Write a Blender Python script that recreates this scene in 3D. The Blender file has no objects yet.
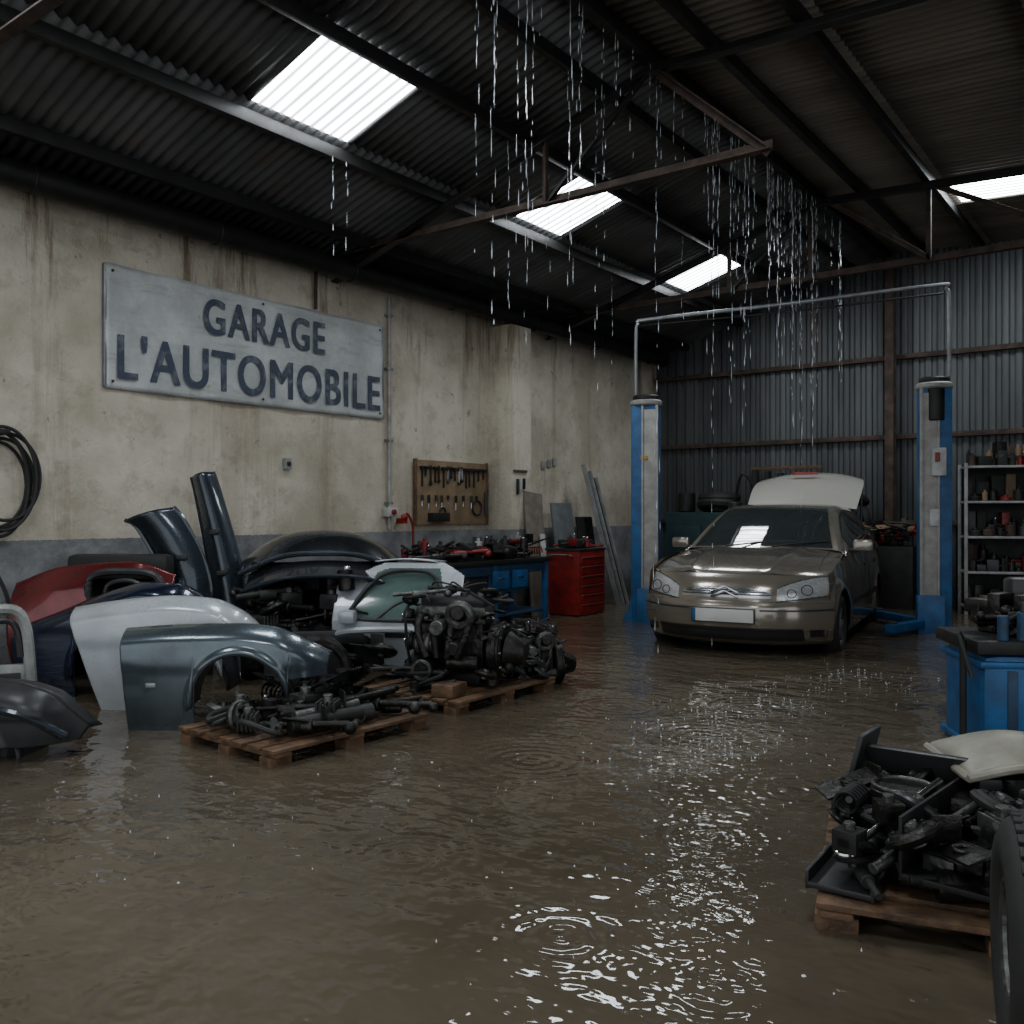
import bpy, bmesh, math, random
import numpy as np
from mathutils import Vector, Matrix, Euler

C37, S37 = 0.799, 0.602
def pl(u, v):            # site-plan axes -> room axes (room is turned 37 deg to the plan)
    return (C37*u - S37*v, S37*u + C37*v)
FL = -0.06               # concrete level, water level is 0

# ------------------------------------------------------------------ materials
MATS = {}
def mat(name, col, rough=0.5, metal=0.0, col2=None, nscale=6.0, namt=0.5, bump=0.0, bscale=40.0, coat=0.0, trans=0.0, rvar=1.0):
    if name in MATS: return MATS[name]
    m = bpy.data.materials.new(name); m.use_nodes = True
    nt = m.node_tree; n = nt.nodes; l = nt.links
    p = n['Principled BSDF']
    p.inputs['Metallic'].default_value = metal
    p.inputs['Coat Weight'].default_value = coat
    p.inputs['Transmission Weight'].default_value = trans
    tc = n.new('ShaderNodeTexCoord')
    nz = n.new('ShaderNodeTexNoise'); nz.inputs['Scale'].default_value = nscale; nz.inputs['Detail'].default_value = 4; nz.inputs['Roughness'].default_value = .65
    l.new(tc.outputs['Object'], nz.inputs['Vector'])
    rp = n.new('ShaderNodeValToRGB'); rp.color_ramp.elements[0].position = .5-.25*namt; rp.color_ramp.elements[1].position = .5+.3
    c2 = col2 if col2 else tuple(c*.55 for c in col)
    rp.color_ramp.elements[0].color = (*c2, 1); rp.color_ramp.elements[1].color = (*col, 1)
    l.new(nz.outputs['Fac'], rp.inputs['Fac']); l.new(rp.outputs['Color'], p.inputs['Base Color'])
    mr = n.new('ShaderNodeMapRange'); mr.inputs['To Min'].default_value = min(1, rough+.18*rvar); mr.inputs['To Max'].default_value = max(.02, rough-.1*rvar)
    l.new(nz.outputs['Fac'], mr.inputs['Value']); l.new(mr.outputs['Result'], p.inputs['Roughness'])
    if bump:
        nb = n.new('ShaderNodeTexNoise'); nb.inputs['Scale'].default_value = bscale; nb.inputs['Detail'].default_value = 3
        l.new(tc.outputs['Object'], nb.inputs['Vector'])
        b = n.new('ShaderNodeBump'); b.inputs['Strength'].default_value = bump; b.inputs['Distance'].default_value = .02
        l.new(nb.outputs['Fac'], b.inputs['Height']); l.new(b.outputs['Normal'], p.inputs['Normal'])
    MATS[name] = m
    return m

steel_dark = mat('steel_dark', (.030,.029,.028), .5, .3, (.013,.012,.011), 5)
rust = mat('rusty_steel', (.12,.07,.05), .7, .2, (.035,.027,.022), 7)
greasy = mat('greasy_iron', (.065,.061,.056), .36, .75, (.018,.017,.015), 9, bump=.3)
alu = mat('cast_aluminium', (.22,.22,.21), .4, .8, (.06,.06,.055), 11, bump=.3)
chrome = mat('chrome', (.75,.76,.78), .14, 1.0, (.5,.5,.52), 12)
rubber = mat('rubber', (.012,.012,.012), .6, 0, (.022,.022,.02), 12)
blackplastic = mat('black_plastic', (.016,.016,.018), .35, 0, (.026,.026,.026), 9)
bluep = mat('blue_paint', (.010,.125,.34), .4, .1, (.014,.065,.16), 6)
bluedk = mat('blue_paint_worn', (.010,.075,.18), .45, .1, (.018,.035,.065), 8)
redp = mat('red_paint', (.36,.018,.015), .35, .1, (.14,.014,.012), 7)
maroon = mat('maroon_car_paint', (.20,.018,.022), .22, .4, (.10,.012,.014), 5, coat=.6)
navy = mat('navy_car_paint', (.014,.026,.07), .18, .5, (.010,.016,.035), 4, coat=.7)
darkhood = mat('dark_hood_paint', (.018,.022,.028), .2, .4, (.012,.013,.016), 4, coat=.7)
slate = mat('slate_car_paint', (.045,.062,.078), .25, .5, (.025,.033,.042), 4, coat=.6)
silverblue = mat('silver_blue_car_paint', (.12,.15,.17), .22, .55, (.07,.088,.10), 4, coat=.6)
whitecar = mat('white_car_paint', (.56,.60,.64), .25, .15, (.38,.40,.42), 3, coat=.6)
greywhite = mat('grey_white_paint', (.42,.43,.42), .4, .1, (.22,.22,.21), 6)
cream = mat('cream_panel', (.42,.40,.33), .4, 0, (.24,.22,.18), 4)
wood = mat('pallet_wood', (.22,.12,.058), .6, 0, (.07,.04,.022), 9, bump=.4)
woodlight = mat('plywood', (.32,.22,.13), .6, 0, (.18,.125,.07), 6)
beige = mat('beige_car_paint', (.265,.232,.188), .18, .5, (.255,.224,.182), 2.0, coat=1.0, rvar=.1)
beigelt = mat('pale_tailgate_paint', (.46,.44,.39), .25, .2, (.43,.41,.36), 2.0, coat=1.0, rvar=.1)
glassdk = mat('dark_car_glass', (.035,.042,.042), .04, 0, (.026,.032,.032), 3, coat=1, rvar=.1)
glassgr = mat('green_tinted_glass', (.12,.19,.17), .08, 0, (.07,.11,.10), 5, coat=1)
lamp = mat('headlamp_glass', (.78,.80,.80), .1, .4, (.45,.46,.47), 30, coat=1)
lampamber = mat('amber_lens', (.5,.2,.03), .2, 0)
lampred = mat('red_lens', (.5,.02,.02), .2, 0)
plate = mat('plate_white', (.62,.62,.58), .4, 0, (.5,.5,.47), 6)
galv = mat('galvanised_sheet', (.34,.36,.37), .4, .6, (.2,.21,.22), 5)
postgrey = mat('post_grey', (.42,.41,.38), .5, .1, (.24,.23,.21), 6)
teal = mat('teal_machine', (.02,.06,.07), .5, .1, (.01,.03,.035), 5)
whiteplastic = mat('white_plastic', (.6,.6,.58), .4)
yellowp = mat('yellow_plastic', (.5,.3,.03), .4)

# ------------------------------------------------------------------ mesh builder
class B:
    def __init__(s): s.v=[]; s.f=[]; s.m=[]; s.mats=[]
    def mi(s, m):
        if m not in s.mats: s.mats.append(m)
        return s.mats.index(m)
    def add(s, vs, fs, m, M=None):
        o=len(s.v); k=s.mi(m)
        for p in vs:
            p=Vector(p)
            if M is not None: p=M@p
            s.v.append((p.x,p.y,p.z))
        for f in fs: s.f.append(tuple(o+i for i in f)); s.m.append(k)
    def box(s, c, d, m, rot=(0,0,0), bev=0.006):
        M = Matrix.Translation(c) @ Euler(rot).to_matrix().to_4x4()
        bm = bmesh.new(); bmesh.ops.create_cube(bm, size=1)
        bmesh.ops.scale(bm, vec=d, verts=bm.verts)
        if bev: 
            b=min(bev, min(d)*.3)
            bmesh.ops.bevel(bm, geom=bm.edges[:], offset=b, segments=2, affect='EDGES', profile=.6)
        bm.verts.index_update()
        s.add([v.co.copy() for v in bm.verts],[[v.index for v in f.verts] for f in bm.faces], m, M); bm.free()
    def cyl(s, p0, p1, r, m, r2=None, seg=20):
        p0=Vector(p0);p1=Vector(p1); r2=r if r2 is None else r2
        a=(p1-p0); L=a.length
        if L<1e-6: return
        q=a.to_track_quat('Z','Y').to_matrix().to_4x4(); M=Matrix.Translation(p0)@q
        b=min(.12*min(r,r2) , L*.25)
        prof=[(max(r-b,.0001),0),(r,b),(r2,L-b),(max(r2-b,.0001),L)]
        vs=[];fs=[]
        for (rr,z) in prof:
            for i in range(seg):
                t=2*math.pi*i/seg; vs.append((rr*math.cos(t),rr*math.sin(t),z))
        for j in range(3):
            for i in range(seg):
                fs.append((j*seg+i, j*seg+(i+1)%seg,(j+1)*seg+(i+1)%seg,(j+1)*seg+i))
        fs.append(tuple(reversed(range(seg)))); fs.append(tuple(range(3*seg,4*seg)))
        s.add(vs,fs,m,M)
    def torus(s, c, axis, R, r, m, seg=32, rs=10, sc=1.0):
        q=Vector(axis).to_track_quat('Z','Y').to_matrix().to_4x4(); M=Matrix.Translation(c)@q
        vs=[];fs=[]
        for i in range(seg):
            t=2*math.pi*i/seg
            for j in range(rs):
                p=2*math.pi*j/rs; vs.append(((R+r*math.cos(p))*math.cos(t),(R+r*math.cos(p))*math.sin(t),r*sc*math.sin(p)))
        for i in range(seg):
            for j in range(rs):
                fs.append((i*rs+j,((i+1)%seg)*rs+j,((i+1)%seg)*rs+(j+1)%rs,i*rs+(j+1)%rs))
        s.add(vs,fs,m,M)
    def ball(s, c, r, m, n=12):
        if not hasattr(r,'__len__'): r=(r,r,r)
        vs=[];fs=[]
        for i in range(n+1):
            a=math.pi*i/n
            for j in range(2*n):
                b=math.pi*j/n; vs.append((c[0]+r[0]*math.sin(a)*math.cos(b),c[1]+r[1]*math.sin(a)*math.sin(b),c[2]+r[2]*math.cos(a)))
        for i in range(n):
            for j in range(2*n):
                fs.append((i*2*n+j,(i+1)*2*n+j,(i+1)*2*n+(j+1)%(2*n),i*2*n+(j+1)%(2*n)))
        s.add(vs,fs,m)
    def tube(s, pts, r, m, seg=8, sub=6):
        P=[Vector(p) for p in pts]
        if len(P)>2 and sub>1:
            Q=[]
            for i in range(len(P)-1):
                a=P[max(i-1,0)];b=P[i];c=P[i+1];d=P[min(i+2,len(P)-1)]
                for k in range(sub):
                    t=k/sub
                    Q.append(.5*((2*b)+(-a+c)*t+(2*a-5*b+4*c-d)*t*t+(-a+3*b-3*c+d)*t**3))
            Q.append(P[-1]); P=Q
        vs=[];fs=[]; up=Vector((.13,.21,1)).normalized()
        for i,p in enumerate(P):
            t=(P[min(i+1,len(P)-1)]-P[max(i-1,0)]).normalized()
            x=t.cross(up)
            if x.length<.05: x=t.cross(Vector((1,0,0)))
            x.normalize(); y=t.cross(x)
            for j in range(seg):
                a=2*math.pi*j/seg; vs.append(p+x*r*math.cos(a)+y*r*math.sin(a))
        for i in range(len(P)-1):
            for j in range(seg):
                fs.append((i*seg+j,i*seg+(j+1)%seg,(i+1)*seg+(j+1)%seg,(i+1)*seg+j))
        fs.append(tuple(range(seg))); fs.append(tuple(range((len(P)-1)*seg,len(P)*seg)))
        s.add(vs,fs,m)
    def sheet(s, fn, nu, nv, m, pick=None):
        o=len(s.v)
        for i in range(nu+1):
            for j in range(nv+1):
                s.v.append(tuple(fn(i/nu,j/nv)))
        k0=s.mi(m) if m else 0
        for i in range(nu):
            for j in range(nv):
                k=k0
                if pick:
                    mm=pick((i+.5)/nu,(j+.5)/nv,fn((i+.5)/nu,(j+.5)/nv))
                    if mm is None: continue
                    k=s.mi(mm)
                a=o+i*(nv+1)+j
                s.f.append((a,a+nv+1,a+nv+2,a+1)); s.m.append(k)
    def done(s, name, loc=(0,0,0), rz=0, rot=None, solid=0, parent=None, angle=35):
        me=bpy.data.meshes.new(name); me.from_pydata(s.v,[],s.f)
        for m in s.mats: me.materials.append(m)
        me.polygons.foreach_set('material_index', s.m)
        me.update()
        bm=bmesh.new(); bm.from_mesh(me); bmesh.ops.recalc_face_normals(bm, faces=bm.faces); bm.to_mesh(me); bm.free()
        me.polygons.foreach_set('use_smooth',[True]*len(me.polygons))
        me.set_sharp_from_angle(angle=math.radians(angle))
        ob=bpy.data.objects.new(name, me); bpy.context.scene.collection.objects.link(ob)
        ob.location=loc
        ob.rotation_euler = rot if rot else (0,0,math.radians(rz))
        if solid:
            md=ob.modifiers.new('solid','SOLIDIFY'); md.thickness=solid; md.offset=0
        if parent: ob.parent=parent
        return ob

def spl(xs, ys, x):
    xs=list(xs); ys=list(ys)
    if x<=xs[0]: return ys[0]
    if x>=xs[-1]: return ys[-1]
    i=0
    while xs[i+1]<x: i+=1
    h=xs[i+1]-xs[i]; t=(x-xs[i])/h
    def sl(k):
        if k==0: return (ys[1]-ys[0])/(xs[1]-xs[0])
        if k==len(xs)-1: return (ys[-1]-ys[-2])/(xs[-1]-xs[-2])
        a=(ys[k]-ys[k-1])/(xs[k]-xs[k-1]); b=(ys[k+1]-ys[k])/(xs[k+1]-xs[k])
        return 0 if a*b<=0 else 2*a*b/(a+b)
    m0,m1=sl(i)*h,sl(i+1)*h
    return (2*t**3-3*t*t+1)*ys[i]+(t**3-2*t*t+t)*m0+(-2*t**3+3*t*t)*ys[i+1]+(t**3-t*t)*m1

# ------------------------------------------------------------------ room shell
WX=-7.2; BY=13.6; FX=-3.46; RX=4.6; NY=-3.5
def nodes_mat(name):
    m=bpy.data.materials.new(name); m.use_nodes=True
    return m, m.node_tree.nodes, m.node_tree.links, m.node_tree.nodes['Principled BSDF']
def mnode(n,l,op,a,b=None,c=None,clamp=False):
    x=n.new('ShaderNodeMath'); x.operation=op; x.use_clamp=clamp
    for i,v in enumerate((a,b,c)):
        if v is None: continue
        if isinstance(v,(int,float)): x.inputs[i].default_value=v
        else: l.new(v,x.inputs[i])
    return x.outputs[0]
def mix(n,l,f,a,b):
    x=n.new('ShaderNodeMix'); x.data_type='RGBA'
    if isinstance(f,(int,float)): x.inputs[0].default_value=f
    else: l.new(f,x.inputs[0])
    for i,v in ((6,a),(7,b)):
        if isinstance(v,tuple): x.inputs[i].default_value=(*v,1)
        else: l.new(v,x.inputs[i])
    return x.outputs[2]
def noise(n,l,vec,scale,detail=5,rough=.6,stretch=None):
    if stretch:
        mp=n.new('ShaderNodeMapping'); mp.inputs['Scale'].default_value=stretch; l.new(vec,mp.inputs['Vector']); vec=mp.outputs[0]
    x=n.new('ShaderNodeTexNoise'); x.inputs['Scale'].default_value=scale; x.inputs['Detail'].default_value=detail; x.inputs['Roughness'].default_value=rough
    l.new(vec,x.inputs['Vector']); return x.outputs['Fac']
def rng(n,l,v,a,b,c=0,d=1):
    x=n.new('ShaderNodeMapRange'); l.new(v,x.inputs[0])
    for i,k in enumerate((a,b,c,d)): x.inputs[i+1].default_value=k
    return x.outputs[0]

# plaster wall
plaster,n,l,p=nodes_mat('stained_plaster')
tc=n.new('ShaderNodeTexCoord').outputs['Object']
sx=n.new('ShaderNodeSeparateXYZ'); l.new(tc,sx.inputs[0]); Z=sx.outputs['Z']
big=noise(n,l,tc,.9,8,.62); med=noise(n,l,tc,3.2,8,.7); fine=noise(n,l,tc,26,4,.6)
col=mix(n,l,rng(n,l,big,.40,.60),(.42,.37,.285),(.62,.565,.46))
col=mix(n,l,rng(n,l,med,.53,.62,0,.42),col,(.31,.265,.195))
spot=noise(n,l,tc,5,5,.6)
col=mix(n,l,rng(n,l,spot,.655,.68,0,.6),col,(.17,.14,.105))
st=noise(n,l,tc,2.2,8,.75,(1,1,.09))
topm=rng(n,l,Z,2.9,3.8,0,1)
stm=mnode(n,l,'MULTIPLY',rng(n,l,st,.54,.62),mnode(n,l,'ADD',topm,.30,clamp=True),clamp=True)
col=mix(n,l,mnode(n,l,'MULTIPLY',stm,.85),col,(.15,.095,.05))
wb=mnode(n,l,'ADD',Z,mnode(n,l,'MULTIPLY',fine,.03))
band=mnode(n,l,'LESS_THAN',wb,1.095)
bc=mix(n,l,rng(n,l,med,.4,.62),(.15,.15,.155),(.25,.255,.26))
lowd=rng(n,l,mnode(n,l,'ADD',Z,mnode(n,l,'MULTIPLY',med,.5)),.2,.7,.8,0)
bc=mix(n,l,lowd,bc,(.05,.045,.038))
col=mix(n,l,band,col,bc)
l.new(col,p.inputs['Base Color']); p.inputs['Roughness'].default_value=.85
bp=n.new('ShaderNodeBump'); bp.inputs['Strength'].default_value=.55; bp.inputs['Distance'].default_value=.03
l.new(mnode(n,l,'ADD',med,mnode(n,l,'MULTIPLY',fine,.5)),bp.inputs['Height']); l.new(bp.outputs[0],p.inputs['Normal'])

def sheetmat(name,c1,c2,metal=.3,stretch=(1,1,.2)):
    m,n,l,p=nodes_mat(name)
    tc=n.new('ShaderNodeTexCoord').outputs['Object']
    a=noise(n,l,tc,1.6,8,.7,stretch); b=noise(n,l,tc,.35,3,.5)
    f=mnode(n,l,'ADD',mnode(n,l,'MULTIPLY',a,.7),mnode(n,l,'MULTIPLY',b,.3))
    c=mix(n,l,rng(n,l,f,.4,.62),c2,c1)
    r=noise(n,l,tc,2.5,6,.7,stretch)
    c=mix(n,l,rng(n,l,r,.58,.75,0,.7),c,(.08,.045,.027))
    l.new(c,p.inputs['Base Color']); p.inputs['Metallic'].default_value=metal; p.inputs['Roughness'].default_value=.55
    return m
roofm=sheetmat('corrugated_roof_sheet',(.14,.14,.14),(.065,.065,.066),.2,(.15,1,1))
roofm2=sheetmat('corrugated_roof_sheet_aged',(.25,.225,.19),(.13,.115,.095),.15,(.15,1,1))
backm=sheetmat('corrugated_wall_sheet',(.12,.128,.130),(.045,.049,.051),.3,(1,1,.12))

def box_obj(name,c,d,m,bev=.0):
    b=B(); b.box(c,d,m,bev=bev); return b.done(name)
def zroof(x):
    return 1.3+4.76+.3*x if x<=FX else 1.3+3.547-.05*x
def corr_patch(b,x0,x1,y0,y1,m,pitch=.10,amp=.018,dz=0):
    n_=int((y1-y0)/pitch*6)
    def fn(u,v):
        y=y0+u*(y1-y0); x=x0+v*(x1-x0)
        return (x,y,zroof(x)+dz+amp*math.sin(2*math.pi*y/pitch))
    b.sheet(fn,n_,1,m)

box_obj('wall_left',(WX-.15,(BY+NY)/2,1.95+FL/2),(.3,BY-NY+.4,3.98),plaster)
b=B()
X0,X1=-5.6,-4.77
sky=[(.9,1.8),(4.2,5.15),(7.5,8.32),(10.6,11.5)]  # first panel is out of view, added for more light near the camera
corr_patch(b,WX-.25,X0,NY,BY+.1,roofm); corr_patch(b,X1,FX,NY,BY+.1,roofm)
yy=NY
for a,c in sky:
    corr_patch(b,X0,X1,yy,a,roofm); yy=c
corr_patch(b,X0,X1,yy,BY+.1,roofm)
R0,R1=-2.15,-.95
rsky=[(-1.0,.2),(3.4,4.4),(10.75,11.65)]  # only the last panel is in view; the others are added as light sources
corr_patch(b,FX,R0,NY,BY+.1,roofm2); corr_patch(b,R1,RX+.2,NY,BY+.1,roofm2)
yy=NY
for a,c in rsky:
    corr_patch(b,R0,R1,yy,a,roofm2); yy=c
corr_patch(b,R0,R1,yy,BY+.1,roofm2)
b.done('ceiling',solid=.004,angle=80)

skym,n,l,p=nodes_mat('translucent_skylight_sheet')
tc=n.new('ShaderNodeTexCoord').outputs['Object']
f=noise(n,l,tc,3,4,.7,(.4,2,1))
sy=n.new('ShaderNodeSeparateXYZ'); l.new(tc,sy.inputs[0])
wv=mnode(n,l,'SINE',mnode(n,l,'MULTIPLY',sy.outputs['Y'],2*math.pi/.10))
st_=mnode(n,l,'MULTIPLY',rng(n,l,f,.3,.7,.45,1.1),rng(n,l,wv,-1,1,.06,1.2))
p.inputs['Base Color'].default_value=(.6,.63,.66,1); p.inputs['Emission Color'].default_value=(.88,.95,1,1)
l.new(mnode(n,l,'MULTIPLY',st_,38.0),p.inputs['Emission Strength'])
k=1
for (xa,xb,lst) in ((X0,X1,sky),(R0,R1,rsky)):
    for (a,c) in lst:
        b=B(); b.add([(xa,a,zroof(xa)),(xa,c,zroof(xa)),(xb,c,zroof(xb)),(xb,a,zroof(xb))],[(0,1,2,3)],skym); b.done('window_%d'%k); k+=1

b=B()
def bw(u,v):
    x=WX+u*(RX-WX); z=FL+v*(zroof(x)-FL); t=(x/.16)%1
    w=.0 if t<.35 else (.03 if .45<t<.9 else (.3*(t-.35) if t<=.45 else .03-.3*(t-.9)))
    return (x,BY-w,z)
b.sheet(bw,int((RX-WX)/.016),6,backm); b.done('wall_back',angle=30)
RY0=5.5   # right side in front of this: unseen opening, added to light the left wall
b=B()
def rw(u,v):
    y=RY0+u*(BY-RY0); z=FL+v*(zroof(RX)-FL); t=(y/.16)%1
    w=.0 if t<.35 else .03
    return (RX-w,y,z)
b.sheet(rw,500,1,backm); b.done('wall_right',angle=30)
b=B()
for z in (1.15,2.37,3.5): b.box(((WX+RX)/2,BY-.08,z),(RX-WX-.1,.08,.07),rust)
b.done('wall_girt')
for i,x in enumerate((-3.39,-.9,1.6)):
    b=B()
    b.box((x,BY-.2,(zroof(x))/2-.06),(.012,.14,zroof(x)-.14),rust); b.box((x,BY-.13,(zroof(x))/2-.06),(.12,.012,zroof(x)-.14),rust); b.box((x,BY-.27,(zroof(x))/2-.06),(.12,.012,zroof(x)-.14),rust)
    b.done('steel_column')
for y in (-3.3,1.1,5.4):
    b=B(); b.box((RX-.1,y,2.2),(.14,.14,4.5),steel_dark); b.done('steel_column')

b=B()
b.box((WX+.13,(BY+NY)/2,3.86),(.24,BY-NY-.1,.02),steel_dark)
b.box((WX+.13,(BY+NY)/2,4.02),(.02,BY-NY-.1,.3),steel_dark)
b.cyl((WX+.3,NY+.1,3.78),(WX+.3,BY-.3,3.78),.10,steel_dark,seg=24)
for y in np.arange(0,13,1.6): b.torus((WX+.3,y,3.78),(0,1,0),.103,.010,steel_dark,24,6)
b.done('trim_wall_beam')
b=B()
for x in (-6.6,-5.68,-4.68,-3.9): b.box((x,(BY+NY)/2,zroof(x)-.075),(.06,BY-NY-.05,.10),steel_dark)
for x in (-2.95,-2.25,-.85,.4,1.7,3.0): b.box((x,(BY+NY)/2,zroof(x)-.075),(.07,BY-NY-.05,.10),steel_dark)
b.box((FX,(BY+NY)/2,zroof(FX)-.07),(.10,BY-NY-.05,.12),steel_dark)
b.done('roof_purlins')
def angle_bar(b,p0,p1,w,m):
    p0=Vector(p0);p1=Vector(p1);d=p1-p0;L=d.length;c=(p0+p1)/2
    ang=math.atan2(d.z,d.x)
    q=Euler((0,-ang,0))
    b.box(c,(L,w,.014),m,rot=q); 
    off=q.to_matrix()@Vector((0,0,w/2)); b.box(c+off+Vector((0,w/2-.007,0)),(L,.014,w),m,rot=q)
for ty in (-1.8,2.3,6.4,10.3):
    b=B(); zc=3.96
    xe=RX-.05 if ty>9 else -2.45
    angle_bar(b,(WX+.05,ty,zc),(xe,ty,zc),.08,rust)
    angle_bar(b,(WX+.05,ty,zroof(WX)-.2),(FX,ty,zroof(FX)-.22),.09,steel_dark)
    angle_bar(b,(FX,ty,zroof(FX)-.22),(RX-.05,ty,zroof(RX)-.2),.09,steel_dark)
    if ty<9: angle_bar(b,(xe,ty,zc),(FX+.1,ty,zroof(FX)-.22),.06,rust)
    xs=[-6.3,-4.45]+([FX,-2.2,-.8,.8,2.4,3.8] if ty>9 else [])
    for i,x in enumerate(xs):
        angle_bar(b,(x,ty,zc),(x,ty,zroof(x)-.2),.05,rust)
    for (xa,xb) in ((-6.3,-4.45),(-4.45,FX)): angle_bar(b,(xa,ty,zc),(xb,ty,zroof(xb)-.22),.045,steel_dark)
    if ty>9:
        for (xa,xb) in ((-2.2,-3.3),(-.8,-2.2),(.8,-.8)): angle_bar(b,(xb,ty,zroof(xb)-.2),(xa,ty,zc),.05,rust)
    b.done('roof_truss')
b=B(); b.box((WX+.19,9.24,1.85+FL/2),(.40,.42,3.7),plaster,bev=.012); b.done('wall_pilaster')

# floor + water
conc=mat('wet_concrete',(.10,.09,.075),.5,0,(.05,.045,.04),2)
box_obj('floor',(-1.3,4,FL-.1),(13,22,.2),conc)
wm,n,l,p=nodes_mat('muddy_flood_water')
tc=n.new('ShaderNodeTexCoord').outputs['Object']
def region(cx,cy,ax,ay,ang):
    mp=n.new('ShaderNodeMapping'); mp.vector_type='TEXTURE'
    mp.inputs['Location'].default_value=(cx,cy,0); mp.inputs['Rotation'].default_value=(0,0,math.radians(ang)); mp.inputs['Scale'].default_value=(ax,ay,1)
    l.new(tc,mp.inputs[0]); ln=n.new('ShaderNodeVectorMath'); ln.operation='LENGTH'; l.new(mp.outputs[0],ln.inputs[0])
    return rng(n,l,ln.outputs['Value'],.15,1,1,0)
a=noise(n,l,tc,.5,4,.6)
wc=mix(n,l,rng(n,l,a,.35,.65),(.068,.054,.036),(.120,.096,.067))
cx,cy=pl(1.35,5.45); R1_=region(cx,cy,.55,1.55,-4); cx,cy=pl(2.6,7.0); R2_=region(cx,cy,.45,.6,0)
foamn=mnode(n,l,'MULTIPLY',rng(n,l,noise(n,l,tc,22,4,.75,(1,1.6,1)),.50,.62),rng(n,l,noise(n,l,tc,4,3,.6),.42,.6))
foam=mnode(n,l,'MULTIPLY',mnode(n,l,'ADD',R1_,mnode(n,l,'MULTIPLY',R2_,.6)),foamn,clamp=True)
wc=mix(n,l,mnode(n,l,'MULTIPLY',foam,.75),wc,(.42,.41,.38))
l.new(wc,p.inputs['Base Color'])
l.new(rng(n,l,foam,0,1,.04,.35),p.inputs['Roughness']); p.inputs['IOR'].default_value=1.38
h=mnode(n,l,'MULTIPLY',noise(n,l,tc,1.4,2,.5),.8)
h=mnode(n,l,'ADD',h,mnode(n,l,'MULTIPLY',noise(n,l,tc,5,2,.5,(1,1.5,1)),.42))
h=mnode(n,l,'ADD',h,mnode(n,l,'MULTIPLY',noise(n,l,tc,14,1,.5),.10))
rough_n=mnode(n,l,'ADD',mnode(n,l,'MULTIPLY',noise(n,l,tc,8,2,.6),1.0),mnode(n,l,'MULTIPLY',noise(n,l,tc,20,2,.6),.25))
for (u,v,ax,ay,an,s) in ((1.30,5.3,.6,1.7,-4,.85),(2.7,7.0,.8,.8,0,.5),(.72,3.3,.45,1.1,37,.35)):
    cx,cy=pl(u,v)
    h=mnode(n,l,'ADD',h,mnode(n,l,'MULTIPLY',mnode(n,l,'MULTIPLY',region(cx,cy,ax,ay,an),rough_n),s))
h=mnode(n,l,'ADD',h,mnode(n,l,'MULTIPLY',foam,.12))
rings=[(.15,2.75,.32,.6),(.10,4.7,.6,.6),(-1.9,3.0,.3,.4),(2.7,7.0,.8,1.0),(.8,3.6,.4,.7),(-.4,3.4,.35,.4),(1.3,4.2,.6,.8),(.7,6.0,.6,.6),(-1.0,2.4,.22,.3),(.55,2.45,.3,.4),(1.6,6.0,.6,.8),(1.1,5.2,.7,1.0)]
for (u,v,R,s) in rings:
    cx,cy=pl(u,v)
    vm=n.new('ShaderNodeVectorMath'); vm.operation='DISTANCE'; l.new(tc,vm.inputs[0]); vm.inputs[1].default_value=(cx,cy,0)
    d=vm.outputs['Value']
    w=mnode(n,l,'MULTIPLY',mnode(n,l,'SINE',mnode(n,l,'MULTIPLY',d,2*math.pi/(.05+.05*R))),rng(n,l,d,0,R,.09*s,0))
    h=mnode(n,l,'ADD',h,w)
bp=n.new('ShaderNodeBump'); bp.inputs['Strength'].default_value=.8; bp.inputs['Distance'].default_value=.05
l.new(h,bp.inputs['Height']); l.new(bp.outputs[0],p.inputs['Normal'])
b=B(); b.add([(WX+.01,NY-3,0),(RX-.04,NY-3,0),(RX-.04,BY-.04,0),(WX+.01,BY-.04,0)],[(0,1,2,3)],wm); b.done('flood_water')

# ------------------------------------------------------------------ sign
signm,n,l,p=nodes_mat('weathered_sign_metal')
tc=n.new('ShaderNodeTexCoord').outputs['Object']
sb=noise(n,l,tc,1.3,7,.7); sc_=noise(n,l,tc,6,7,.7); sd=noise(n,l,tc,2.2,7,.75,(1,.5,2.4))
c=mix(n,l,rng(n,l,sb,.4,.6),(.40,.41,.405),(.58,.59,.585))
c=mix(n,l,rng(n,l,sd,.52,.64,0,.6),c,(.31,.31,.30))
c=mix(n,l,rng(n,l,sc_,.62,.70,0,.7),c,(.25,.19,.13))
l.new(c,p.inputs['Base Color']); p.inputs['Metallic'].default_value=.1
l.new(rng(n,l,sd,.4,.6,.3,.55),p.inputs['Roughness'])
letter,n,l,p=nodes_mat('sign_lettering')
tc=n.new('ShaderNodeTexCoord').outputs['Object']
sc_=noise(n,l,tc,7,7,.75)
l.new(mix(n,l,rng(n,l,sc_,.5,.66,0,.7),(.045,.058,.09),(.24,.25,.27)),p.inputs['Base Color']); p.inputs['Roughness'].default_value=.5
b=B()
def sg(u,v):
    y=3.92+3.21*u; z=2.33+1.04*v
    return (WX+.03+.010*math.sin(y*9+z*5)*math.sin(z*6),y,z-.02*u*(1-u))
b.sheet(sg,80,24,signm)
for y in (3.98,5.5,7.07):
    for z in (2.39,3.31): b.ball((WX+.045,y,z),(.006,.010,.010),rust,6)
for (y,z) in ((3.92,2.85),(7.13,2.85)): b.box((WX+.02,y,z),(.03,.02,1.02),galv)
sign=b.done('garage_sign',solid=.006)
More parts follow.
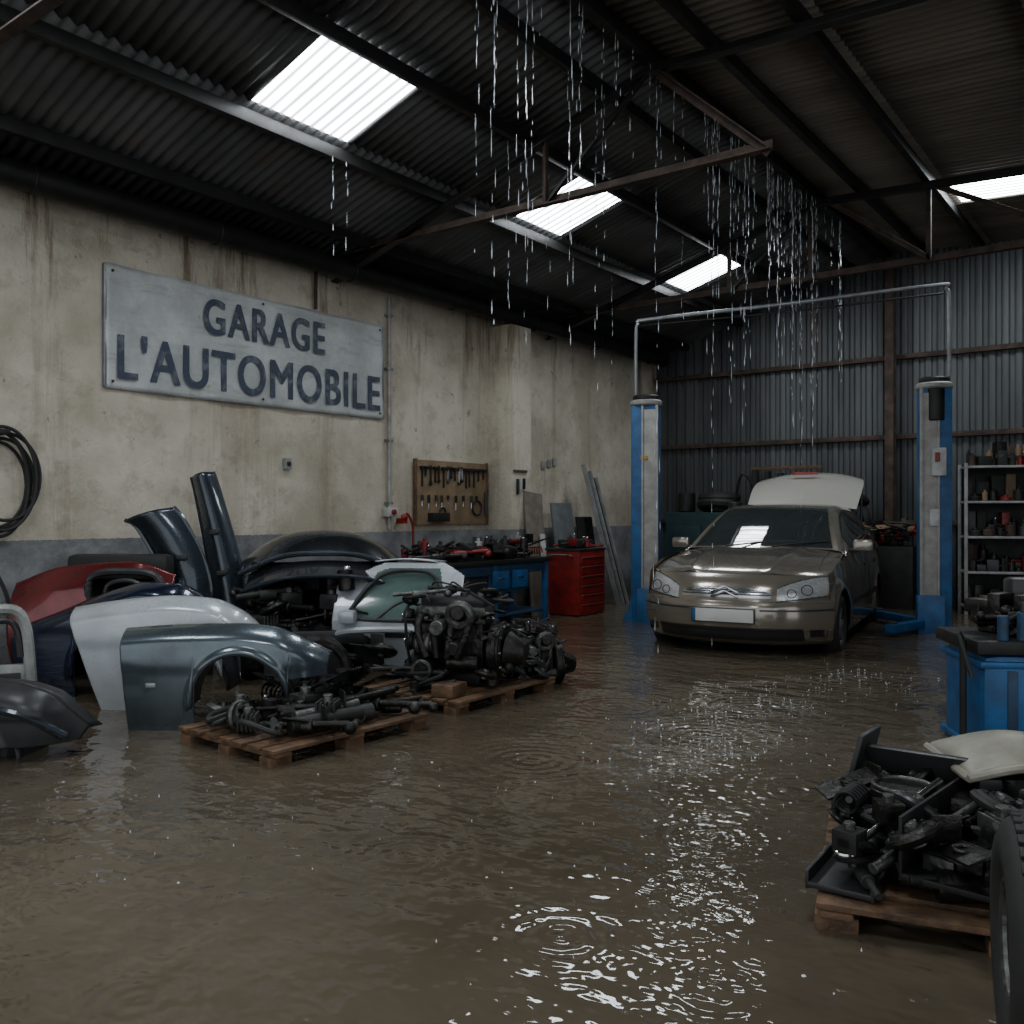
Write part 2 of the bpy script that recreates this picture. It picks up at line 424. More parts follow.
def text(body,y0,y1,z0,hh,nm):
    cu=bpy.data.curves.new(nm,'FONT'); cu.body=body; cu.size=1; cu.extrude=.0005; cu.offset=0; cu.space_character=1.12
    o=bpy.data.objects.new(nm,cu); bpy.context.scene.collection.objects.link(o)
    bpy.context.view_layer.update()
    me=bpy.data.meshes.new_from_object(o); bpy.data.objects.remove(o)
    co=np.array([v.co[:] for v in me.vertices]); fs=[tuple(f.vertices) for f in me.polygons]
    ax,bx=co[:,0].min(),co[:,0].max(); ay,by=co[:,1].min(),co[:,1].max()
    V=[];F=[]
    w=.010
    for i,(dy,dz) in enumerate(((0,0),(w,0),(-w,0),(0,w*.5),(0,-w*.5),(w,w*.5),(-w,w*.5),(w,-w*.5),(-w,-w*.5))):
        o_=len(V)
        for q in co:
            V.append((WX+.046+q[2]+i*.0002, y0+w+(q[0]-ax)/(bx-ax)*(y1-y0-2*w)+dy, z0+(q[1]-ay)/(by-ay)*hh+dz))
        F+=[tuple(o_+k for k in f) for f in fs]
    m2=bpy.data.meshes.new(nm); m2.from_pydata(V,[],F); m2.materials.append(letter)
    ob=bpy.data.objects.new(nm,m2); bpy.context.scene.collection.objects.link(ob); ob.parent=sign
text("GARAGE",4.84,6.28,2.93,.32,'lettering_garage')
text("L'AUTOMOBILE",4.02,7.07,2.42,.38,'lettering_name')

# ------------------------------------------------------------------ wall fittings
b=B()
rh=random.Random(4)
for i in range(6):
    pts=[]; cy_=3.08+rh.uniform(-.03,.03); cz=1.55+rh.uniform(-.05,.03); ry=.235+rh.uniform(-.035,.03); rz_=.36+rh.uniform(-.05,.04)
    for k in range(25):
        t=2*math.pi*k/24; pts.append((WX+.03+.022*i,cy_+ry*math.cos(t),cz+rz_*math.sin(t)))
    b.tube(pts,.013,rubber,8,2)
b.tube([(WX+.06,2.9,1.3),(WX+.08,3.0,.95),(WX+.1,3.12,.65),(WX+.12,3.12,.3)],.015,rubber)
b.box((WX+.08,3.08,1.90),(.16,.08,.04),steel_dark)
b.done('hose_coil')
b=B(); b.cyl((WX+.04,7.22,1.1),(WX+.04,7.22,3.7),.022,postgrey)
for z in (1.4,2.1,2.9,3.5): b.box((WX+.03,7.22,z),(.06,.09,.03),galv)
b.box((WX+.05,7.22,1.3),(.1,.16,.1),whiteplastic); b.cyl((WX+.1,7.22,1.3),(WX+.13,7.22,1.3),.03,redp)
b.done('wall_conduit')
b=B(); b.box((WX+.03,5.8,1.78),(.05,.08,.11),greywhite); b.box((WX+.06,5.8,1.78),(.02,.04,.04),blackplastic); b.done('light_switch')
b=B(); b.cyl((WX+.05,6.15,3.38),(WX+.05,6.15,3.85),.018,rust); b.done('drain_pipe_stub')
b=B(); b.box((WX+.03,8.3,1.53),(.03,1.32,.76),woodlight)
for yy in (7.64,8.96): b.box((WX+.04,yy,1.53),(.04,.03,.78),wood)
rr=random.Random(2)
y=7.74
while y<8.9:
    L=rr.uniform(.1,.24); t=rr.random(); z=1.83
    b.cyl((WX+.06,y,z),(WX+.06,y,z-L),.012,chrome if t<.3 else steel_dark,seg=8)
    if t<.5: b.torus((WX+.06,y,z-L),(1,0,0),.019,.008,steel_dark,12,6); b.torus((WX+.06,y,z),(1,0,0),.017,.007,steel_dark,12,6)
    else: b.box((WX+.07,y,z-.01),(.03,.09,.035),steel_dark); 
    y+=rr.uniform(.055,.10)
y=7.74
while y<8.85:
    L=rr.uniform(.08,.2); z=1.5
    b.cyl((WX+.06,y,z),(WX+.06,y,z-L*.5),.017,rr.choice([redp,blackplastic,steel_dark,blackplastic]),seg=8); b.cyl((WX+.06,y,z-L*.5),(WX+.06,y,z-L),.007,chrome,seg=8)
    y+=rr.uniform(.07,.16)
b.torus((WX+.06,8.75,1.35),(1,0,0),.09,.012,blackplastic); b.torus((WX+.06,8.1,1.3),(1,0,0),.05,.01,steel_dark)
b.box((WX+.08,8.0,1.24),(.10,.3,.10),steel_dark); b.cyl((WX+.08,8.9,1.25),(WX+.08,8.9,1.55),.02,blackplastic)
b.done('tool_pegboard')
b=B()
for i in range(3): b.box((WX+.41,9.13+.07*i,1.62+.02*i),(.02,.035,.2-.03*i),[blackplastic,whiteplastic,steel_dark][i]); 
b.box((WX+.40,9.2,1.82),(.03,.28,.03),wood); b.done('hanging_hand_tools')
b=B()
for i in range(3): b.box((WX+.02,10.25+.14*i,1.95+.03*i),(.012,.08,.11),greywhite)
b.done('pinned_wall_notes')

# ------------------------------------------------------------------ generic junk
def junk(b, cx, cy, z0, sx, sy, n_, seed, s=1.0, mats=None, layer=.0):
    r=random.Random(seed); mats=mats or [greasy,greasy,alu,steel_dark,rubber,greasy]
    for i in range(n_):
        x=cx+r.uniform(-.5,.5)*sx; y=cy+r.uniform(-.5,.5)*sy; z=z0+r.random()*layer
        t=r.random(); m=r.choice(mats); a=r.uniform(0,math.pi); k=s*r.uniform(.7,1.3)
        dx,dy=math.cos(a),math.sin(a)
        if t<.2:
            L=.22*k; 
            b.cyl((x-dx*L,y-dy*L,z+.03*k),(x+dx*L,y+dy*L,z+.03*k+r.uniform(-.02,.04)),.016*k,m,seg=12)
            b.cyl((x-dx*L*.3,y-dy*L*.3,z+.03*k),(x+dx*L*.2,y+dy*L*.2,z+.035*k),.032*k,m,seg=14)
            b.ball((x+dx*L,y+dy*L,z+.035*k),.03*k,m,7)
        elif t<.38:
            tl=r.uniform(-.5,.5); ax=Vector((dx*.6,dy*.6,1+tl)).normalized(); c=Vector((x,y,z+.04*k))
            b.cyl(c-ax*.02*k,c+ax*.02*k,.075*k,m,seg=24); b.torus(c,ax,.075*k,.012*k,m,24,6); b.cyl(c-ax*.035*k,c+ax*.04*k,.026*k,alu,seg=14)
            for q in range(5):
                w=ax.orthogonal().normalized(); w.rotate(Matrix.Rotation(q*1.2566,3,ax)); b.cyl(c+w*.05*k,c+w*.05*k+ax*.028*k,.007*k,steel_dark,seg=6)
        elif t<.55:
            for q in range(5):
                b.box((x+dx*.022*k*(q-2),y+dy*.022*k*(q-2),z+.055*k),(.012*k,.11*k,.09*k),m,rot=(0,0,a),bev=.004)
            b.box((x,y,z+.05*k),(.1*k,.085*k,.07*k),m,rot=(0,0,a),bev=.012)
            b.cyl((x,y,z+.07*k),(x,y,z+.13*k),.025*k,alu,seg=12)
        elif t<.68:
            pts=[(x+r.uniform(-.13,.13)*k,y+r.uniform(-.13,.13)*k,z+.02+r.uniform(0,.08)*k) for q in range(5)]
            b.tube(pts,.012*k,rubber,8,5)
        elif t<.82:
            rot=(r.uniform(-.4,.4),r.uniform(-.4,.4),a)
            b.box((x,y,z+.05*k),(.24*k,.09*k,.01),m,rot=rot,bev=.003)
            b.box((x+dx*.11*k,y+dy*.11*k,z+.08*k),(.01,.09*k,.08*k),m,rot=(0,0,a),bev=.003)
            b.torus((x,y,z+.06*k),(0,0,1),.028*k,.006,m,16,6)
        elif t<.92:
            pts=[]
            L=.16*k; ux=Vector((dx,dy,0)); vy=Vector((-dy,dx,0)); c=Vector((x,y,z+.045*k))
            for q in range(40):
                ph=q*.9; pts.append(c+ux*(q/40-.5)*L+vy*math.cos(ph)*.04*k+Vector((0,0,1))*math.sin(ph)*.04*k)
            b.tube(pts,.007*k,m,6,2)
        else:
            b.cyl((x,y,z),(x+dx*.02,y+dy*.02,z+.12*k),.045*k,m,seg=18); b.cyl((x,y,z+.12*k),(x,y,z+.14*k),.02*k,chrome,seg=12)

def pallet(name, cx, cy, rz, L=1.12, W=.88):
    b=B()
    for j in (-.42,0,.42):
        b.box((0,j*W,.011),(L,.10,.022),wood,bev=.003)
        for i in (-.44,0,.44): b.box((i*L,j*W,.065),(.13,.10,.085),wood,bev=.003)
    for i in range(3): b.box(((i-1)*.44*L,0,.118),(.10,W,.02),wood,bev=.003)
    rr=random.Random(name+str(cx))
    for i in range(7):
        b.box((0,(i-3)/6*(W-.1),.140),(L+rr.uniform(-.02,.02),.095,.02),wood,rot=(0,0,rr.uniform(-.01,.01)),bev=.003)
    return b.done(name,(cx,cy,FL),rz)
def at(b, name, u, v, rz, z=FL, solid=0, rot=None):
    x,y=pl(u,v); return b.done(name,(x,y,z),rz,solid=solid,rot=rot)

# ------------------------------------------------------------------ fenders
def fender(m, L=1.2, H=.66, ac=.58, ar=.29, az=.20, doorcut=.0, noseh=.62, nb=.36, marker=True, tops=None):
    b=B()
    c=ac*L
    tp=tops or [.96,.99,1.0,.97,.87,noseh]
    def top(u): return H*spl([0,.25,.55,.72,.86,1],tp,u)
    def low(x):
        if x<=c-ar: return spl([0,c-ar-.03,c-ar],[0,0,.02],x)
        if x>=c+ar: return nb*H/.68+.02*(x-c-ar)
        return az+math.sqrt(max(ar*ar-(x-c)**2,0))*1.08
    def fn(u,v):
        x=u*L; hi=top(u); lo=low(x)
        if x>c-ar and x<c-ar+.025: lo=lo*((x-c+ar)/.025)
        lo=min(lo,hi-.05)
        z=lo+(hi-lo)*v; hh=z/H
        y=-.045*math.sin(math.pi*min(1,hh*.85))-.03*math.sin(math.pi*u)
        y-=.012*(1/(1+math.exp(-(hh-.62)*60)))
        e=max(0,(z-(hi-.10))/.10); y+=.12*e**2.2
        rr_=math.hypot(x-c,(z-az)/1.08)
        if z>az: y-=.022*math.exp(-((rr_-ar-.015)/.022)**2)
        y+=.16*max(0,(u-.78)/.22)**2
        if doorcut: x+=doorcut*(1-hh)*(1-u)
        return (x-L/2,y,z)
    b.sheet(fn,150,40,m)
    def fl(u,v):
        q=fn(u,1); return (q[0],q[1]+.12*v,q[2]-.015*v)
    b.sheet(fl,60,3,m)
    if marker:
        q=fn(.14,.50); b.box((q[0],q[1]-.004,q[2]),(.05,.008,.022),galv)
    def lin(u,v):
        t=math.pi*u; return (c-L/2+(ar+.03)*math.cos(t), .02+.26*v, az-.02+(ar+.03)*math.sin(t)*1.05)
    b.sheet(lin,24,4,blackplastic)
    return b
at(fender(silverblue,1.2,.68,doorcut=.05,noseh=.70),'fender',-1.73,5.40,40,solid=.012)
at(fender(whitecar,1.28,.80,doorcut=.26,nb=.4,marker=False,tops=[.90,.96,1.0,.98,.88,.62]),'fender',-2.30,5.92,36,solid=.012)
at(fender(navy,1.35,.86,doorcut=.05,ar=.33,marker=False,tops=[.62,.76,.94,1.0,.98,.8]),'fender',-2.88,6.35,33,solid=.012)
bb=fender(blackplastic,1.0,.46,ac=.5,ar=.2,az=.05,noseh=.4,nb=.2,marker=False)
bb.tube([(-.45,-.06,.22),(-.1,-.10,.34),(.25,-.08,.33),(.48,.05,.18)],.016,slate,8)
bb.torus((.0,.10,.12),(0,1,.1),.14,.05,rubber); bb.cyl((0,.06,.12),(0,.16,.12),.11,greasy)
at(bb,'bumper_corner',-2.84,4.75,30,solid=.014)

b=B()
def mq(u,v):
    x=-.6+1.2*u; z=.1+.83*v*spl([0,.3,.75,1],[.80,.95,1.0,.88],u)
    return (x,-.10*math.sin(math.pi*v)+.25*max(0,u-.8)+.12*max(0,v-.8),z)
def mqp(u,v,p_):
    x,y,z=p_
    if ((x-.26)/.26)**4+((z-.72)/.12)**4<1: return None
    return maroon
b.sheet(mq,80,50,None,mqp)
b.tube([(.0,-.06,.60),(.02,-.06,.82),(.26,-.03,.86),(.5,-.03,.82),(.53,-.05,.62),(.26,-.09,.60),(.0,-.06,.60)],.022,blackplastic)
b.tube([(.12,-.06,.62),(.14,-.05,.76),(.30,-.03,.79),(.44,-.04,.72),(.45,-.07,.62)],.012,blackplastic)
at(b,'quarter_panel',-3.12,6.70,34,z=FL+.06,solid=.012)
b=B()
def st1(u,v):
    a=math.pi*(u-.5)
    return (.34*math.sin(a), .16*math.cos(a)*(1-.3*v), .25+.72*v-.1*u)
b.sheet(st1,30,20,blackplastic); b.box((0,.05,.35),(.6,.25,.7),rubber,bev=.08); b.box((.05,.02,.93),(.8,.18,.2),rubber,bev=.06)
at(b,'scrapped_seat',-3.12,7.05,35)
b=B()
b.tube([(-.25,0,0),(-.28,0,.45),(-.22,0,.68),(.05,0,.75),(.18,0,.69),(.22,0,.4),(.24,0,0)],.035,greywhite)
b.box((0,.02,.2),(.46,.05,.4),greywhite,bev=.02); b.box((.02,-.02,.27),(.3,.03,.16),blackplastic); b.cyl((.1,-.03,.12),(.1,-.05,.12),.05,blackplastic)
b.tube([(-.18,-.01,.45),(-.16,-.01,.62),(.05,-.01,.68),(.14,-.01,.64),(.17,-.01,.45)],.02,blackplastic)
at(b,'door_frame',-3.25,5.6,62)

def upright(m,H,W0,W1,hook):
    b=B()
    def fn(u,v):
        z=H*v; w=W0+(W1-W0)*v
        x=(u-.5)*w - hook*max(0,(v-.55)/.45)**1.8
        y=-.10*math.sin(math.pi*u)+ .06*math.sin(math.pi*v)
        z=z-hook*.30*max(0,(v-.8)/.2)**2*(1-u)
        return (x,y,z)
    b.sheet(fn,24,50,m)
    b.tube([fn(1,0),fn(1,.3),fn(1,.6),fn(1,.9),fn(1,1)],.012,m,6)
    b.tube([fn(0,0),fn(0,.3),fn(0,.6),fn(0,.9),fn(0,1)],.012,m,6)
    for k in (.25,.5,.7): b.box(((.0),-.10,H*k),(.08,.01,.03),steel_dark)
    return b
x,y=pl(-2.56,7.15); upright(slate,1.42,.32,.38,.26).done('leaning_fender',(x,y,FL),solid=.012,rot=Euler((math.radians(-8),math.radians(-4),math.radians(45))))
x,y=pl(-2.22,7.40); upright(slate,1.74,.34,.18,.04).done('leaning_fender',(x,y,FL),solid=.012,rot=Euler((math.radians(-9),math.radians(-11),math.radians(45))))

# ------------------------------------------------------------------ wrecked front end
b=B()
def hood(u,v):
    x=-.64+1.28*u; y=-.1+.85*v
    z=.96+.22*math.sin(math.pi*min(1,v*.9+.1))*(1-.55*abs(2*u-1)**2.2)-.12*abs(2*u-1)**3 + .05*v
    return (x,y,z)
b.sheet(hood,40,30,darkhood)
for k in (-.45,.45): b.tube([hood(.5+k*.9,0),(k*1.0,.1,.99),hood(.5+k*.9,1)],.03,blackplastic)
b.tube([hood(0,0),hood(.25,0),hood(.5,0),hood(.75,0),hood(1,0)],.018,slate)
for sx_ in (-.52,.52):
    b.box((sx_,.1,.50),(.10,1.0,.14),blackplastic,bev=.02); b.cyl((sx_*.95,.3,.35),(sx_*.9,.3,.86),.12,blackplastic); b.cyl((sx_*.9,.3,.86),(sx_*.9,.3,.92),.07,greasy)
    b.torus((sx_*1.05,-.05,.30),(1,.1,0),.21,.085,rubber,32,10); b.cyl((sx_*1.05-.06,-.05,.30),(sx_*1.05+.06,-.05,.30),.15,greasy)
b.box((0,-.42,.40),(1.1,.06,.1),blackplastic)
b.box((0,.6,.62),(1.2,.12,.6),blackplastic,bev=.04)
junk(b,0,-.05,.40,1.0,.7,60,11,1.2,layer=.36)
b.box((0,.15,.35),(.7,.6,.3),greasy,bev=.05)
def hd2(u,v): 
    x=-.60+1.22*u; return (x, -.12-.30*v+.1*abs(2*u-1)**2, .97-.10*v-.12*abs(2*u-1)**2.5)
b.sheet(hd2,30,16,darkhood)
b.tube([hd2(0,1),hd2(.25,1),hd2(.5,1),hd2(.75,1),hd2(1,1)],.014,slate)
at(b,'wrecked_front_end',-1.54,7.3,48,solid=.008)
# white cab corner: A pillar, windscreen and scuttle
b=B()
def dr(u,v):
    x=-.50+1.0*u; z=.06+.86*v
    return (x,-.08*math.sin(math.pi*min(1,v*1.1))+.30*max(0,v-.5),z)
def drp(u,v,p_):
    x,y,z=p_
    top=.93-.55*max(0,-x-.10)**1.2 -.9*max(0,x-.30)**1.3
    if z>top: return None
    if .50<z<top-.055 and -.40+.60*(z-.5)<x<.40-.25*(z-.5): return glassgr
    if x<-.10 and z<.42 and math.hypot(x+.36,z-.10)<.30: return None
    return whitecar
b.sheet(dr,120,100,None,drp)
b.tube([(-.40,-.075,.50),(-.24,.01,.74),(-.08,.075,.85),(.22,.075,.85),(.34,.02,.72),(.42,-.07,.50),(0,-.08,.49),(-.40,-.075,.50)],.012,blackplastic)
b.tube([(-.15,-.085,.50),(-.02,-.03,.60),(.12,.0,.66)],.007,blackplastic,6); b.box((-.36,-.13,.52),(.12,.12,.09),whitecar,bev=.03)
b.box((.08,-.10,.40),(.30,.03,.06),blackplastic); b.tube([(-.48,-.1,.38),(-.3,-.15,.42),(.1,-.15,.43),(.46,-.1,.38)],.02,whitecar)
def roofw(u,v): return (-.22+.50*u,.13+.4*v,.93+.02*math.sin(math.pi*u)-.02*v)
b.sheet(roofw,12,6,whitecar)
b.box((0,.25,.3),(.8,.3,.5),blackplastic,bev=.06)
at(b,'removed_cab_section',-.88,6.95,30,z=FL+.04,solid=.012)

# ------------------------------------------------------------------ pallets and engine
x1,y1=pl(-1.195,5.25); pallet('wooden_pallet',x1,y1,88)
x2,y2=pl(-.36,6.42); pallet('wooden_pallet',x2,y2,90)
b=B()
ZP=.152
junk(b,0,0,ZP,.70,.95,58,21,1.0,layer=.06)
for i in range(7):
    r=random.Random(i+50); X=r.uniform(-.25,.3); Y=r.uniform(-.4,.3)
    b.cyl((X,Y,ZP+.04+.015*i),(X+r.uniform(-.15,.2),Y+.42,ZP+.05+.015*i),.022+.01*(i%3),[greasy,alu,steel_dark][i%3],seg=14)
for i in range(2): b.cyl((.26,-.34+.3*i,ZP+.055),(.33,-.1+.3*i,ZP+.055),.05,blackplastic,seg=24)
def plt(u,v): return (-.10+.3*u,.02+.50*v,ZP+.14+.12*u+.03*math.sin(5*v))
b.sheet(plt,10,10,slate)
b.cyl((-.1,-.42,ZP+.06),(-.02,-.40,ZP+.09),.085,greasy,seg=28); b.torus((-.06,-.41,ZP+.075),(1,.2,.3),.085,.014,alu)
b.done('loose_engine_parts',(x1,y1,FL),0)

def engine(b,ox=0,oy=0,oz=0,s=1.0,seed=1):
    def T(p): return (ox+p[0]*s,oy+p[1]*s,oz+p[2]*s)
    def D(d): return tuple(k*s for k in d)
    b.box(T((0,0,.28)),D((.48,.30,.30)),greasy,bev=.02)
    b.box(T((0,0,.08)),D((.42,.24,.14)),steel_dark,bev=.03)
    b.box(T((0,0,.48)),D((.50,.26,.12)),alu,bev=.02)
    b.box(T((0,0,.57)),D((.46,.18,.07)),blackplastic,bev=.03)
    for i in range(4):
        X=-.18+.12*i
        b.cyl(T((X,0,.60)),T((X,0,.63)),.028*s,alu,seg=14)
        b.tube([T((X,-.13,.47)),T((X,-.24,.47)),T((X*.9,-.30,.36)),T((X*.6,-.30,.22))],.026*s,greasy,10)
        b.tube([T((X,.13,.45)),T((X,.24,.42)),T((X*.6,.27,.28)),T((X*.3,.27,.15))],.024*s,rust,10)
        b.tube([T((X,0,.63)),T((X+.05,-.05,.70)),T((.1,-.12,.66)),T((.3,-.1,.55))],.007*s,rubber,6)
    for q in range(9): b.box(T((-.22+.055*q,-.152,.26)),D((.012,.012,.24)),greasy,bev=.003)
    for (Y,Z,R) in ((0,.14,.085),(-.13,.30,.06),(.14,.34,.07),(.0,.44,.06),(-.17,.48,.045)):
        b.cyl(T((-.25,Y,Z)),T((-.31,Y,Z)),R*s,steel_dark,seg=28); b.torus(T((-.285,Y,Z)),(1,0,0),R*s,.008*s,alu,28,6); b.cyl(T((-.31,Y,Z)),T((-.33,Y,Z)),R*.35*s,chrome,seg=12)
    b.tube([T((-.29,-.19,.28)),T((-.29,-.21,.5)),T((-.29,-.1,.55)),T((-.29,.08,.50)),T((-.29,.22,.36)),T((-.29,.07,.07)),T((-.29,-.08,.08)),T((-.29,-.19,.28))],.011*s,rubber,6)
    b.cyl(T((.25,0,.24)),T((.36,0,.24)),.19*s,greasy,seg=32); b.torus(T((.34,0,.24)),(1,0,0),.185*s,.014*s,greasy); b.cyl(T((.36,0,.24)),T((.50,0,.22)),.13*s,greasy,r2=.08*s,seg=24)
    for q in range(10):
        a=q*.628; b.cyl(T((.33,.17*math.cos(a),.24+.17*math.sin(a))),T((.37,.17*math.cos(a),.24+.17*math.sin(a))),.012*s,chrome,seg=6)
    b.cyl(T((-.20,-.24,.30)),T((-.04,-.24,.30)),.075*s,alu,seg=24)
    for q in range(5): b.torus(T((-.19+.035*q,-.24,.30)),(1,0,0),.076*s,.006*s,steel_dark,24,6)
    b.cyl(T((.02,-.24,.18)),T((.24,-.24,.18)),.05*s,greasy); b.cyl(T((.08,-.2,.30)),T((.08,-.32,.28)),.045*s,blackplastic)
    b.torus(T((.12,-.28,.50)),(0,1,.2),.07*s,.035*s,alu,24,10); b.cyl(T((.12,-.24,.5)),T((.12,-.34,.52)),.045*s,greasy)
    b.cyl(T((-.12,-.20,.14)),T((-.12,-.36,.14)),.07*s,greasy,seg=24); b.torus(T((-.12,-.36,.14)),(0,1,0),.06*s,.012*s,alu,24,6)
    b.cyl(T((-.02,-.2,.42)),T((-.02,-.36,.42)),.05*s,alu,seg=20)
    junk(b,ox,oy,oz+.30*s,.6*s,.5*s,30,seed,.7*s,layer=.33*s)
b=B(); engine(b,0,0,0,1.02,4)
b.done('engine',(x2-.0,y2-.06,FL+ZP),22)
b=B(); engine(b,0,0,0,.76,14); b.done('engine',(x2+.12,y2+.62,FL+.02),50)
b=B(); junk(b,0,0,ZP,.80,.98,42,8,1.0,layer=.10); b.box((.25,-.42,ZP+.04),(.16,.20,.08),wood,rot=(0,0,.2))
for i in range(3): b.tube([(-.3+.1*i,-.3,ZP+.03),(-.1+.1*i,-.1,ZP+.2),(.2,.1+.1*i,ZP+.15),(.34,.3,ZP+.04)],.012,rubber)
b.done('engine_accessories',(x2,y2,FL),0)
b=B(); junk(b,0,0,0.04,.55,.75,34,31,1.1,layer=.30); b.box((0,0,.12),(.4,.4,.2),greasy,bev=.06)
b.torus((.1,-.3,.28),(.8,-.6,.1),.2,.06,greasy); b.cyl((.06,-.27,.28),(.15,-.33,.28),.17,steel_dark,seg=30)
at(b,'gearbox_parts',-1.32,6.35,20)

# ------------------------------------------------------------------ workbench and left-back clutter
b=B()
b.box((0,0,.80),(.62,2.1,.05),steel_dark); 
for y_ in (-.98,0,.98):
    for x_ in (-.26,.26): b.box((x_,y_,.39),(.06,.06,.78),bluep)
b.box((0,0,.2),(.5,2.0,.03),bluedk); b.box((.27,0,.72),(.03,1.95,.12),bluedk); b.box((.0,.25,.60),(.55,.7,.28),bluedk,bev=.01); b.box((0,-.5,.45),(.5,.8,.5),blackplastic,bev=.01)
for i in range(2): b.box((.29,.08+.36*i,.60),(.01,.3,.2),bluep); b.box((.30,.08+.36*i,.62),(.015,.1,.02),chrome)
b.done('workbench',(-6.42,7.85,FL))
b=B(); junk(b,0,0,0,.5,1.9,60,41,1.1,[greasy,steel_dark,redp,greasy,alu,blackplastic,rubber],layer=.12)
for (yy,m_,h_) in ((-.8,redp,.22),(-.55,blackplastic,.18),(.1,whiteplastic,.2),(.35,redp,.14),(.6,blackplastic,.22),(.85,greywhite,.25)):
    b.cyl((-.05,yy,0),(-.05,yy,h_),.045,m_); b.cyl((-.05,yy,h_),(-.05,yy,h_+.04),.02,m_)
b.box((.1,-.35,.08),(.25,.35,.16),blackplastic); b.box((.1,.3,.06),(.3,.2,.12),greasy)
b.done('bench_clutter',(-6.42,7.85,FL+.825))
b=B(); b.torus((0,0,.30),(1,0,.15),.22,.09,rubber); b.cyl((-.06,0,.31),(.06,0,.29),.15,steel_dark); b.done('tire',(-6.0,6.55,FL),25)
b=B(); b.cyl((0,0,0),(0,0,.42),.085,redp); b.ball((0,0,.42),(.085,.085,.05),redp); b.cyl((0,0,.45),(0,0,.53),.022,chrome); b.box((.03,0,.54),(.12,.03,.03),blackplastic)
b.tube([(.05,0,.5),(.2,.05,.45),(.16,.1,.2),(.1,.05,.1)],.012,rubber); b.box((0,0,-.2),(.35,.35,.4),steel_dark)
b.done('fire_extinguisher',(-6.55,6.35,FL+.40))
b=B(); b.tube([(0,0,1.18),(.02,.04,1.28),(.03,.12,1.15),(.02,.14,.9),(.05,.1,.75)],.014,redp); b.ball((.02,.0,1.24),(.03,.05,.04),redp,8); b.box((-.02,0,1.2),(.1,.08,.06),redp); b.done('red_air_hose',(-7.1,7.38,0))
b=B(); b.box((0,0,.47),(.5,.62,.80),redp,bev=.015); b.box((0,0,.885),(.52,.64,.03),blackplastic)
for i in range(6):
    z=.16+.118*i; b.box((.255,0,z),(.012,.56,.10),redp,bev=.004); b.box((.268,0,z+.035),(.018,.5,.014),chrome)
for x_ in (-.2,.2):
    for y_ in (-.25,.25): b.cyl((x_,y_-.02,.04),(x_,y_+.02,.04),.04,rubber)
b.tube([(.15,-.32,.8),(.15,-.38,.82),(-.15,-.38,.82),(-.15,-.32,.8)],.012,chrome)
b.done('tool_cabinet',(-6.30,9.72,FL))
b=B(); junk(b,0,0,0,.35,.45,12,5,.8,[redp,blackplastic,steel_dark],layer=.04); b.box((0,0,.06),(.3,.4,.10),blackplastic,bev=.02); b.done('toolbox_tray',(-6.30,9.72,FL+.90))
b=B()
for i in range(3):
    b.box((0,.12*i,1.05-.05*i),(.02,.10,2.1-.1*i),[greywhite,galv,steel_dark][i],bev=.003); b.box((.03,.12*i-.04,1.05-.05*i),(.06,.01,2.1-.1*i),greywhite,bev=.002)
b.done('leaning_metal_profiles',(-6.40,11.0,FL),rot=Euler((math.radians(4),math.radians(-14),0)))
b=B(); b.box((0,0,.75),(.03,.5,1.5),galv); b.box((.03,.5,.65),(.03,.4,1.3),steel_dark); b.done('leaning_metal_sheet',(-6.75,10.35,FL),rot=Euler((0,math.radians(-8),0)))
b=B(); b.box((0,0,.82),(.025,.38,1.64),mat('old_board',(.22,.2,.16),.7,0,(.12,.1,.08),5)); b.box((.04,.1,.55),(.025,.1,1.1),whiteplastic)
b.done('leaning_board',(-6.55,9.30,FL),rot=Euler((math.radians(-6),math.radians(-9),0)))
# ------------------------------------------------------------------ two post lift
def post(b,side,H=2.72):
    s=side
    b.box((0,0,H/2),(.32,.26,H),bluep,bev=.012)
    b.box((s*.065,-.135,H/2+.1),(.17,.02,H-.3),postgrey,bev=.004)
    b.box((s*.148,-.14,H/2),(.03,.05,H),postgrey,bev=.006); b.box((-s*.02,-.14,H/2),(.025,.05,H),postgrey,bev=.006)
    b.cyl((0,0,H),(0,0,H+.07),.19,postgrey,seg=32); b.cyl((0,0,H+.07),(0,0,H+.13),.155,steel_dark,seg=32)
    b.box((0,0,.01),(.62,.5,.03),bluep); 
    for x_ in (-.25,.25):
        for y_ in (-.2,.2): b.cyl((x_,y_,.02),(x_,y_,.06),.02,chrome,seg=6)
    b.add([(-.15,-.13,.02),(-.28,-.13,.02),(-.15,-.13,.35),(-.15,-.11,.02),(-.28,-.11,.02),(-.15,-.11,.35)],[(0,1,2),(3,5,4),(1,4,5,2),(0,2,5,3),(0,3,4,1)],bluep)
    b.box((s*.06,-.16,.25),(.28,.14,.42),bluep,bev=.015)
    for (dx,dy) in ((s*.50,-.62),(s*.5,.75)):
        a=math.atan2(dy+.05,dx-.1*s); L=math.hypot(dx,dy)
        b.box(((dx+.1*s)/2,(dy-.15)/2,.15),(L,.11,.09),bluep,rot=(0,0,a),bev=.01); b.cyl((dx,dy,.1),(dx,dy,.22),.06,rubber)
        b.cyl((.1*s,-.1 if dy<0 else .1,.08),(.1*s,-.1 if dy<0 else .1,.24),.07,bluep)
lp=pl(1.60,10.75); rp=pl(4.62,9.85)
ang=math.degrees(math.atan2(rp[1]-lp[1],rp[0]-lp[0]))
b=B(); post(b,1,2.62); b.box((0,-.15,2.0),(.09,.02,.05),yellowp); b.done('lift_post',(lp[0],lp[1],FL),ang)
